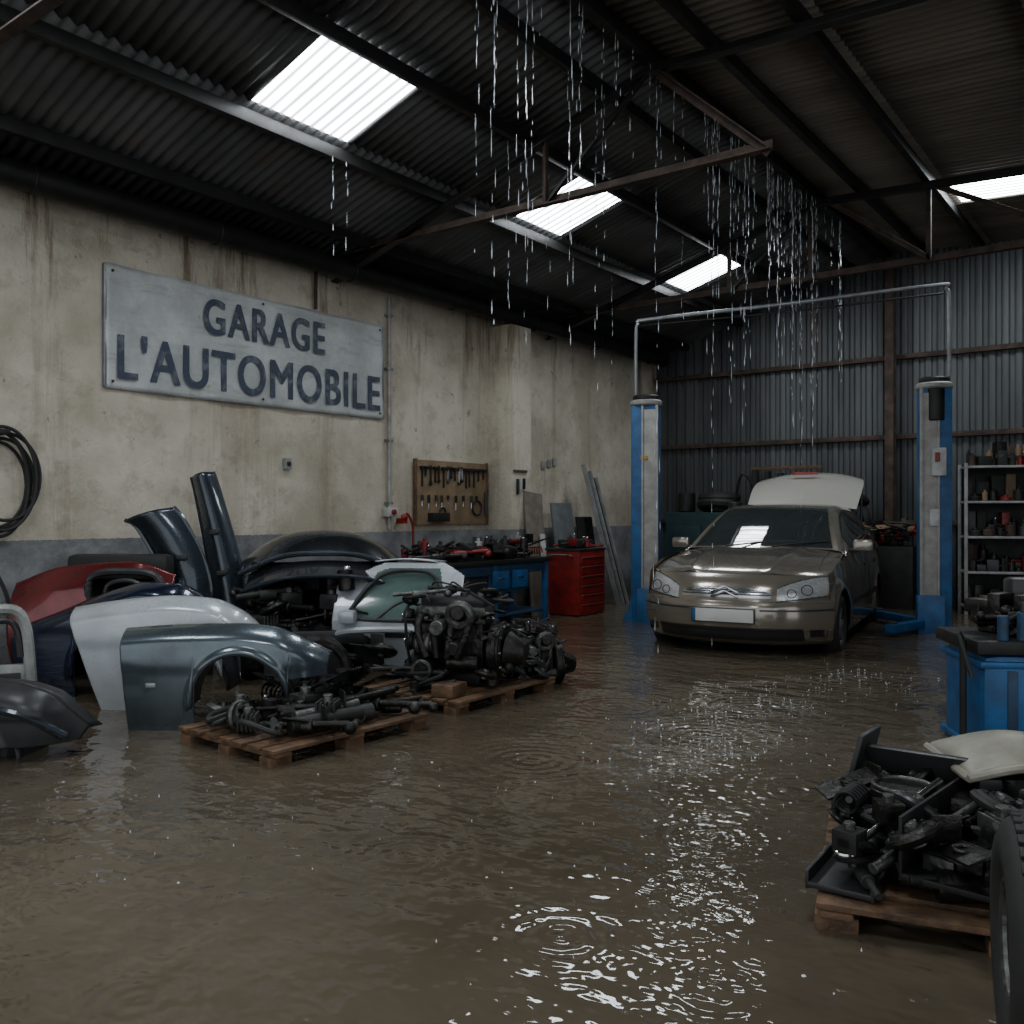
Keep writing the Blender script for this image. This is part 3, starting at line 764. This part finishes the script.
b=B(); post(b,-1,2.70); b.box((.02,-.17,1.9),(.14,.08,.3),whiteplastic,bev=.01); b.box((.0,-.22,1.95),(.05,.01,.1),redp); b.cyl((0,-.1,2.35),(0,-.1,2.7),.09,steel_dark); b.box((-.02,-.16,1.3),(.1,.03,.18),whiteplastic)
b.done('lift_post',(rp[0],rp[1],FL),ang)
b=B(); L_=math.hypot(rp[0]-lp[0],rp[1]-lp[1])
b.tube([(-.12,0,2.76),(-.12,0,3.45),(-.09,0,3.62),(.05,0,3.66),(L_/2,0,3.74),(L_-.0,0,3.84),(L_+.12,0,3.80),(L_+.15,0,3.62),(L_+.15,0,2.84)],.022,galv,10)
b.tube([(-.10,.05,3.60),(L_/2,.05,3.66),(L_+.1,.05,3.76)],.012,steel_dark,8)
b.done('lift_overhead_pipe',(lp[0],lp[1],FL),ang)

# ------------------------------------------------------------------ car
def build_car():
    b=B()
    PS=[0,.06,.12,.19,.25,.30,.36,.44,.52,.62,.76,.88,1.0]
    PY=[-1.96,-2.04,-2.09,-2.115,-2.11,-2.09,-2.07,-2.02,-1.93,-1.74,-1.42,-1.10,-.80]
    PZ=[.16,.21,.30,.42,.50,.56,.64,.735,.815,.875,.935,.97,1.0]
    def prof(s): return spl(PS,PY,s),spl(PS,PZ,s)
    def nose(u,v):
        s=v; a=2*u-1; y,z=prof(s)
        W_=spl([0,.2,.5,1],[.79,.83,.82,.76],s); k=spl([0,.4,.7,1],[.40,.44,.30,.20],s)
        x=a*W_; y2=y+k*abs(a)**3.0
        z2=z-spl([0,.3,.5,1],[0,.0,.06,.05],s)*abs(a)**3.5
        z2+=.014*math.exp(-((abs(a)-(.42+.2*(s-.5)))/.07)**2)*(1 if s>.5 else 0)
        if .12<s<.30: y2-=.015
        return (x,y2,z2)
    def nosep(u,v,p_):
        x,y,z=p_; ax=abs(x)
        if .42<ax<.80:
            t=(ax-.42)/.38; lo=.565+.045*t; hi=.665+.15*t**.8-.05*t**3
            if lo<z<hi:
                if t>.95: return lampamber
                return lamp
            if lo-.012<z<hi+.010: return blackplastic
        if ax<.38 and .60<z<.665-.04*(ax/.38)**4:
            if abs((z*1000)%22-11)<4: return chrome
            return blackplastic
        if ax<.38 and .59<z<.675-.03*(ax/.38)**4: return chrome
        if ax<.62 and .20<z<.325: return blackplastic
        if .66<ax<.76 and .235<z<.31: return blackplastic
        if .30<ax and .472<z<.492: return blackplastic
        if abs(v-.50)<.003 and ax<.62: return blackplastic
        if v>.48 and abs(ax-.70+.10*(v-.43))<.004: return blackplastic
        if v>.975: return blackplastic
        return beige
    b.sheet(nose,200,240,None,nosep)
    def ztop(y): return spl([-1.72,-1.4,-1.1,-.8,.3,1.4,1.85,2.08],[.79,.865,.905,.935,.94,.955,.95,.92],y)
    def side(sg):
        def fn(u,v):
            y=-1.72+3.80*u; z=.20+(ztop(y)-.20)*v
            w=spl([-1.72,-1.5,-1.0,0,1.2,1.7,1.95,2.08],[.80,.83,.85,.86,.855,.83,.77,.66],y)
            k=spl([.18,.3,.45,.7,.85,.97],[.965,.985,1.0,.99,.965,.93],z)
            for wy in (-1.27,1.27):
                r_=math.hypot(y-wy,z-.30); w+=.018*math.exp(-((r_-.36)/.05)**2)
            return (sg*w*k,y,z)
        def pick(u,v,p_):
            x,y,z=p_
            for wy in (-1.27,1.27):
                if math.hypot(y-wy,z-.30)<.335: return None
            for dy in (-.72,.38,1.18):
                if abs(y-dy)<.006 and z>.27: return blackplastic
            if .44<z<.50: return blackplastic if -.7<y<1.9 else beige
            if .78<z<.81 and (abs(y-.24)<.08 or abs(y-1.04)<.08): return steel_dark
            return beige
        b.sheet(fn,250,60,None,pick)
    side(1); side(-1)
    b.box((0,0,.42),(1.35,3.5,.36),blackplastic,bev=.05); b.box((0,.45,.72),(1.45,2.7,.36),blackplastic,bev=.05)
    def rear(u,v):
        a=2*u-1; z=.22+.70*v; y=2.14-.25*abs(a)**3-.12*max(0,(z-.6)/.3)**2
        return (a*.80,y,z)
    def rearp(u,v,p_):
        x,y,z=p_
        if abs(x)>.58 and .62<z<.85: return lampred
        return beige
    b.sheet(rear,80,40,None,rearp)
    GY=[-.86,-.62,-.30,-.02,.18,.55,1.0,1.35,1.62,2.0]
    GZ=[.985,1.12,1.285,1.395,1.43,1.45,1.435,1.39,1.25,.97]
    def gh(u,v):
        y=-.86+2.86*u; zt=spl(GY,GZ,y); a=2*v-1; s_=1 if a>=0 else -1; t=1-abs(a)
        e=.79-.20*(zt-.93)/.5
        x=spl([0,.25,.42,.5,.58,.75,1],[.80,.80-(.80-e)*.5,e+.012,e-.02,e-.075,e*.55,0],t)
        z=spl([0,.25,.42,.5,.58,.75,1],[.90,.90+(zt-.90)*.5,zt-.075,zt-.035,zt-.012,zt+.004,zt+.012],t)
        z=max(z,.90); yy=y+ (.20*(x/.78)**2 if y<.2 else .20*(x/.78)**2*max(0,1-(y-.2)/.4))
        return (s_*x,yy,z)
    def ghp(u,v,p_):
        y=-.86+2.86*u; a=2*v-1; t=1-abs(a); x,yy,z=p_
        zt=spl(GY,GZ,y)
        if t>.57:
            if -.83<y<.02: 
                return glassdk if (abs(x)<.79-.20*(zt-.93)/.5-.10) else beige
            if 1.42<y<1.95: return glassdk
            return beige
        if .06<t<.40 and zt>1.10 and z>.955:
            if -.50<y<.36 or .43<y<1.12 or 1.18<y<1.42:
                return glassdk
        if .03<t<.43 and zt>1.07 and -.55<y<1.47 : return blackplastic
        return beige
    b.sheet(gh,220,100,None,ghp)
    for sg in (-1,1):
        b.box((sg*.90,-.40,1.02),(.18,.10,.12),beige,bev=.045); b.box((sg*.82,-.40,.975),(.08,.05,.03),blackplastic)
        for wy in (-1.27,1.27):
            b.torus((sg*.755,wy,.30),(1,0,0),.235,.075,rubber,40,12,sc=1.15); b.cyl((sg*.70,wy,.30),(sg*.80,wy,.30),.20,blackplastic,seg=36)
            b.torus((sg*.80,wy,.30),(1,0,0),.19,.014,galv,36,8); b.cyl((sg*.79,wy,.30),(sg*.825,wy,.30),.05,galv)
            for q in range(7):
                a=q*2*math.pi/7; b.box((sg*.805,wy+.115*math.cos(a),.30+.115*math.sin(a)),(.022,.05,.15),galv,rot=(a-math.pi/2,0,0))
        for (lx,ly,lz,lr) in ((.54,-2.005,.635,.036),(.65,-1.925,.665,.045)):
            b.torus((sg*lx,ly,lz),(sg*.3,-1,.15),lr,.004,greasy,28,6)
    b.tube([(-.30,-.90,1.005),(0,-.78,1.045),(.33,-.70,1.06)],.009,blackplastic); b.tube([(.15,-.92,1.005),(.35,-.78,1.04),(.62,-.60,1.06)],.009,blackplastic)
    b.box((0,-2.145,.43),(.54,.015,.135),blackplastic); b.box((0,-2.155,.43),(.52,.012,.115),plate); b.box((-.245,-2.162,.43),(.03,.004,.115),bluep)
    for k in (0,.04):
        for sg in (-1,1): b.box((sg*.055,-2.10+.3*k,.620+k),(.13,.022,.020),chrome,rot=(0,sg*.46,0),bev=.003)
    def gate(u,v):
        a=2*u-1; s=v; y=1.32+.95*s; z=1.43+.46*math.sin(s*1.5)-.09*abs(a)**2.5*(.4+.6*s); 
        return (a*(.62+.06*s-.16*s**4),y-.08*abs(a)**2*s,z)
    def gateback(u,v):
        a=2*u-1; return (a*.54,2.27-.10*abs(a)**2+.05*v,1.888-.09*abs(a)**2.5-.26*v)
    b.sheet(gate,40,40,beigelt); b.sheet(gateback,30,14,beigelt)
    for sg in (-1,1):
        b.cyl((sg*.62,1.7,1.12),(sg*.60,1.95,1.70),.012,steel_dark,seg=8)
    b.box((-.05,1.9,1.865),(.30,.05,.03),lampred)
    return b
cx,cy=pl(2.95,10.05)
b=build_car(); car=b.done('car',(cx,cy,FL),8.5,angle=28)
car.scale=(1.07,1.03,1.0)

# ------------------------------------------------------------------ back area clutter
b=B(); b.box((0,0,.68),(1.15,.55,1.36),teal,bev=.03); b.box((-.2,-.29,.85),(.45,.03,.6),teal,bev=.01); b.box((.3,-.29,.75),(.35,.03,.8),steel_dark); b.cyl((.3,-.28,1.0),(.3,-.34,1.0),.08,greasy)
b.cyl((-.35,0,1.36),(-.35,0,1.66),.14,steel_dark); b.torus((.2,0,1.46),(0,.2,1),.25,.09,rubber); b.torus((.2,0,1.58),(0,0,1),.24,.08,rubber)
b.done('compressor_cabinet',(-5.95,12.9,FL))
b=B(); junk(b,0,0,0,1.5,.5,40,77,1.8,[steel_dark,rubber,blackplastic,teal],layer=.3)
b.box((0,.05,-.5),(1.6,.5,1.0),steel_dark,bev=.02)
for i in range(5): b.torus((-.6+.33*i,.1,.23),(.1*i,1,0),.19,.065,rubber)
for i in range(4): b.torus((-.5+.4*i,.12,.58),(.15*i,.3,1),.17,.06,rubber)
b.done('parts_rack',(-4.50,12.95,FL+1.0))
b=B(); b.box((0,0,.55),(.6,.4,1.1),steel_dark,bev=.03); b.cyl((0,0,1.1),(0,0,1.5),.1,blackplastic); b.tube([(0,0,1.5),(.15,-.1,1.9),(.3,0,1.6),(.35,-.1,.8)],.02,rubber); b.cyl((.1,-.22,.7),(.1,-.26,.7),.09,redp)
b.done('grease_pump',(-5.2,12.2,FL))
b=B()
for i in range(5):
    def cloth(u,v,i=i): return (-.45+.2*i+.16*(u-.5)*(1+.7*v)+.01*math.sin(u*20), -.02-.10*math.sin(math.pi*u)-.02*math.sin(u*14), 1.95-.75*v-.03*i)
    b.sheet(cloth,20,10,[rubber,blackplastic,teal,rubber,blackplastic][i])
b.box((0,0,1.97),(1.1,.04,.05),wood); b.done('hanging_overalls',(-4.9,13.40,0))
def shelf(name,cx,cy,rz,W_=1.5,H_=2.0,seed=1):
    b=B()
    for x_ in (-W_/2,W_/2):
        for y_ in (-.22,.22): b.box((x_,y_,H_/2),(.04,.04,H_),greywhite)
    b.box((0,.24,H_/2),(W_,.01,H_),steel_dark)
    r=random.Random(seed)
    for k in range(5):
        z=.15+k*(H_-.2)/4
        b.box((0,0,z),(W_,.48,.03),greywhite)
        if k<4 or True: junk(b,0,-.02,z+.015,W_-.25,.30,12,seed+k,.8,[greasy,rust,steel_dark,redp,alu,rubber],layer=.10)
        for row in (.08,-.12):
            x_=-W_/2+.05
            while x_<W_/2-.1:
                w=r.uniform(.05,.17); h=r.uniform(.12,.36) if row>0 else r.uniform(.06,.2); m_=r.choice([blackplastic,steel_dark,rubber,redp,greasy,rust,greasy,steel_dark,rust,blackplastic,woodlight])
                if r.random()<.5: b.box((x_+w/2,row,z+.015+h/2),(w*.95,.16,h),m_,rot=(0,0,r.uniform(-.2,.2)),bev=.01)
                else: b.cyl((x_+w/2,row,z+.015),(x_+w/2,row,z+.015+h*.8),w*.45,m_,seg=16); b.cyl((x_+w/2,row,z+.015+h*.8),(x_+w/2,row,z+.03+h*.9),w*.2,m_,seg=12)
                x_+=w+.005
    b.done(name,(cx,cy,FL),rz)
x,y=pl(6.65,11.3)
shelf('storage_shelf',x-.1,y,20,1.6,1.98,3)
b=B(); b.box((0,0,.45),(.8,.5,.9),steel_dark,bev=.02); b.cyl((-.2,-.1,.9),(-.2,-.1,1.15),.12,rubber); junk(b,0,0,.9,.7,.4,26,9,1.2,[redp,greasy,steel_dark,woodlight],layer=.2); x,y=pl(4.95,12.1); b.done('side_cabinet',(x,y+.3,FL),0)

# ------------------------------------------------------------------ right blue bin bench
b=B()
b.box((0,0,.32),(.82,.60,.60),bluep,bev=.09)
for z_ in (.10,.56): b.box((0,0,z_),(.84,.62,.035),bluep,bev=.016)
for k in (-.26,0,.26): b.box((k,-.302,.33),(.05,.012,.40),bluedk,bev=.005)
b.box((0,0,.65),(.88,.64,.07),steel_dark,bev=.01)
b.cyl((-.47,-.2,0),(-.47,-.2,.68),.018,steel_dark); b.box((-.47,-.2,.01),(.14,.2,.02),steel_dark); b.tube([(-.47,-.2,.68),(-.52,-.28,.72),(-.47,-.32,.5)],.012,rubber)
for x_ in (-.3,.3):
    for y_ in (-.2,.2): b.box((x_,y_,.03),(.07,.07,.06),steel_dark)
x,y=pl(2.90,4.95); BX,BYY=x,y
b.done('steel_workbench',(x,y,FL),30)
b=B()
b.cyl((0,0,0),(0,0,.04),.11,greasy,seg=24); b.box((0,0,.09),(.13,.22,.12),greasy,bev=.02); b.box((0,-.15,.17),(.19,.07,.10),greasy,bev=.012); b.box((0,-.01,.17),(.19,.07,.10),greasy,bev=.012)
b.cyl((0,-.36,.12),(0,.1,.12),.018,chrome); b.cyl((-.13,-.35,.12),(.13,-.35,.12),.01,chrome); b.ball((-.13,-.35,.12),.018,chrome,8); b.ball((.13,-.35,.12),.018,chrome,8); b.box((0,.1,.14),(.12,.15,.08),greasy,bev=.02)
b.done('bench_vise',(BX-.20,BYY+.02,FL+.685),75)
b=B(); junk(b,.05,0,0,.6,.5,36,13,1.0,layer=.10); b.cyl((.2,.1,.0),(.2,.1,.46),.05,cream); b.ball((.2,.1,.48),(.07,.05,.05),cream); b.box((.1,-.1,.1),(.22,.14,.2),greasy,bev=.03); b.box((.0,.22,.15),(.3,.14,.3),blackplastic,bev=.03)
b.cyl((-.36,-.26,0),(-.36,-.26,.13),.028,bluedk); b.cyl((-.26,-.26,0),(-.26,-.26,.15),.030,bluedk); b.cyl((-.26,-.26,.15),(-.26,-.26,.20),.014,blackplastic)
b.done('bench_tools',(BX+.06,BYY+.03,FL+.685),30)
# ------------------------------------------------------------------ foreground right pallet
x3,y3=pl(1.62,3.02)
pallet('wooden_pallet',x3,y3,15,1.1,.95)
b=B()
def trough(L,W_,H_,m,ox,oy,oz,rz):
    M=Matrix.Translation((ox,oy,oz))@Matrix.Rotation(rz,4,'Z')
    o=len(b.v)
    b.box((0,0,.015),(L,W_,.02),m,bev=.004)
    b.box((0,W_/2,H_/2),(L,.012,H_),m,bev=.004); b.box((0,-W_/2,H_/2*.8),(L,.012,H_*.8),m,bev=.004); b.box((L/2,0,H_/2),(.012,W_,H_),m,bev=.004)
    for i in range(o,len(b.v)): b.v[i]=tuple(M@Vector(b.v[i]))
trough(.72,.20,.06,blackplastic,-.40,-.05,ZP,1.35); trough(.66,.26,.20,steel_dark,-.06,-.10,ZP+.06,1.2)
b.box((-.18,.28,ZP+.24),(.46,.02,.18),blackplastic,rot=(.5,0,-.25)); b.box((-.42,.34,ZP+.24),(.02,.22,.26),blackplastic,rot=(0,.25,-.3))
b.box((-.22,.22,ZP+.12),(.42,.26,.20),greasy,rot=(0,0,-.25),bev=.04)
b.cyl((-.28,.10,ZP+.16),(-.28,.10,ZP+.23),.11,greasy,seg=28); b.torus((-.28,.10,ZP+.23),(0,0,1),.10,.009,alu)
b.cyl((-.46,-.34,ZP+.12),(-.16,.10,ZP+.26),.013,chrome); b.cyl((-.38,-.40,ZP+.10),(-.05,.02,ZP+.21),.018,alu); b.torus((-.46,-.34,ZP+.12),(0,0,1),.028,.010,chrome)
b.cyl((-.34,-.26,ZP+.06),(-.12,-.02,ZP+.12),.055,greasy,seg=24); b.cyl((-.2,-.36,ZP+.06),(.1,-.3,ZP+.08),.05,greasy,seg=24)
junk(b,-.02,0,ZP+.01,.95,.80,95,60,.85,[greasy,greasy,steel_dark,blackplastic,rubber,alu],layer=.19)
for i in range(6): b.torus((.05+.06*i,-.28+.08*i,ZP+.20+.03*i),(.5,.2*i,1),.085+.012*i,.013,[rubber,greasy,alu,rubber,greasy,rubber][i])
b.done('loose_engine_parts',(x3,y3,FL),15)
b=B()
def cv(u,v):
    x_=-.3+.6*u; y_=-.22+.44*v
    return (x_,y_,.10+.13*math.sin(math.pi*u)**.6*math.sin(math.pi*min(1,v*.8+.1))**.7-.1*(u*u))
b.sheet(cv,30,24,cream); b.tube([cv(0,0),cv(.33,0),cv(.66,0),cv(1,0)],.012,cream); b.tube([cv(0,0),cv(0,.5),cv(0,1)],.012,cream); b.box((0,0,.04),(.5,.34,.09),blackplastic,bev=.02)
b.ball((.02,-.02,.2),(.06,.04,.03),blackplastic,8)
x,y=pl(1.92,3.32); b.done('machine_cover',(x,y,FL+.33),30,solid=.008)
b=B(); b.box((0,0,.10),(.5,.4,.2),greasy,bev=.03); junk(b,0,0,.14,.45,.35,8,3,.8); b.done('gearbox_casing',(x,y,FL+.152),30)
b=B(); b.torus((0,0,.32),(1,0,0),.225,.095,rubber,48,14,sc=1.05)
for q in range(44):
    a=q*2*math.pi/44
    for xx in (-.05,0,.05):
        aa=a+xx*1.5; R_=.316 if xx==0 else .300
        b.box((xx,R_*math.cos(aa),.32+R_*math.sin(aa)),(.042,.014,.028),rubber,rot=(aa,0,0),bev=.003)
b.cyl((-.07,0,.32),(.07,0,.32),.15,steel_dark,seg=32); b.torus((-.07,0,.32),(1,0,0),.14,.016,alu)
at(b,'tire',1.275,2.15,14)

# ------------------------------------------------------------------ rain drips and splashes
dropm=mat('falling_water',(.80,.85,.9),.08,0,(.66,.72,.76),5,coat=1)
b=B(); r=random.Random(9)
def drop(x,y,z,rr_,L):
    vs=[(x,y,z+L)]; 
    for k in range(5):
        a=k*1.2566; vs.append((x+rr_*math.cos(a),y+rr_*math.sin(a),z+L*.3))
    vs.append((x,y,z)); fs=[]
    for k in range(5): fs.append((0,1+k,1+(k+1)%5)); fs.append((6,1+(k+1)%5,1+k))
    b.add(vs,fs,dropm)
def column(x,y,z0,ln,dens=1.0,sz=1.0):
    z=z0; zb=max(z0-ln,.06)
    while z>zb:
        f=(z0-z)/ln
        L=r.uniform(.03,.18)*sz
        if z-L<.03: break
        drop(x+r.gauss(0,.004+.010*f),y+r.gauss(0,.004+.010*f),z-L,sz*r.uniform(.0018,.0048),L); z-=L*.7+r.uniform(.0,.12)*(.3+2.4*f)/dens
y=4.3
while y<11.3:
    heavy= r.random()<(.32 if y<6.5 else .5)
    column(FX+r.uniform(-.04,.04),y,zroof(FX)-.13,r.uniform(1.4,3.0) if heavy else r.uniform(.3,1.2),1.5 if heavy else .8,1.15 if heavy else .8)
    if heavy:
        for q in range(r.randint(1,4)): column(FX+r.uniform(-.05,.05),y+r.uniform(-.1,.1),zroof(FX)-.13,r.uniform(.8,2.4),1.0,.9)
    if r.random()<.15: column(FX+r.uniform(-.04,.04),y,zroof(FX)-.13,5.0,1.1,.85)
    y+=r.uniform(.05,.32)
for (x_,y_,ln) in ((-4.68,6.2,1.6),(-4.7,6.5,1.9),(-4.68,6.8,1.3),(-5.68,5.0,.8),(-5.68,5.15,.9),(-5.7,9.6,1.2),(-4.68,9.6,1.5),(-3.9,5.9,2.2),(-3.9,6.3,2.6),(-3.9,6.45,1.4),(-4.7,5.7,1.2)):
    column(x_+r.uniform(-.05,.05),y_+r.uniform(-.05,.05),zroof(x_)-.12,ln,.6,.9)
b.done('rain_drips')
b=B()
for (u,v,su,sv,nn) in ((1.1,4.9,.35,.5,150),(1.7,6.2,.35,.45,80),(2.7,7.0,.3,.4,60),(.7,3.3,.4,.5,30),(-.3,3.6,1.2,.9,50)):
    for i in range(nn):
        x,y=pl(r.gauss(u,su),r.gauss(v,sv))
        if r.random()<.4: b.ball((x,y,.001),(r.uniform(.003,.008),r.uniform(.003,.008),.003),dropm,4)
        else: drop(x,y,r.uniform(0,.08),r.uniform(.0015,.0035),r.uniform(.006,.02))
b.done('water_splashes')

# ------------------------------------------------------------------ world, camera
w=bpy.data.worlds.new('World'); bpy.context.scene.world=w; w.use_nodes=True
bg=w.node_tree.nodes['Background']; bg.inputs[0].default_value=(.73,.78,.83,1); bg.inputs[1].default_value=1.5
cam=bpy.data.cameras.new('Camera'); cam.lens=31.64; cam.sensor_width=36; cam.clip_end=100
co=bpy.data.objects.new('Camera',cam); bpy.context.scene.collection.objects.link(co)
co.location=(0,0,1.3); co.rotation_euler=(math.radians(90),0,math.radians(37)); bpy.context.scene.camera=co
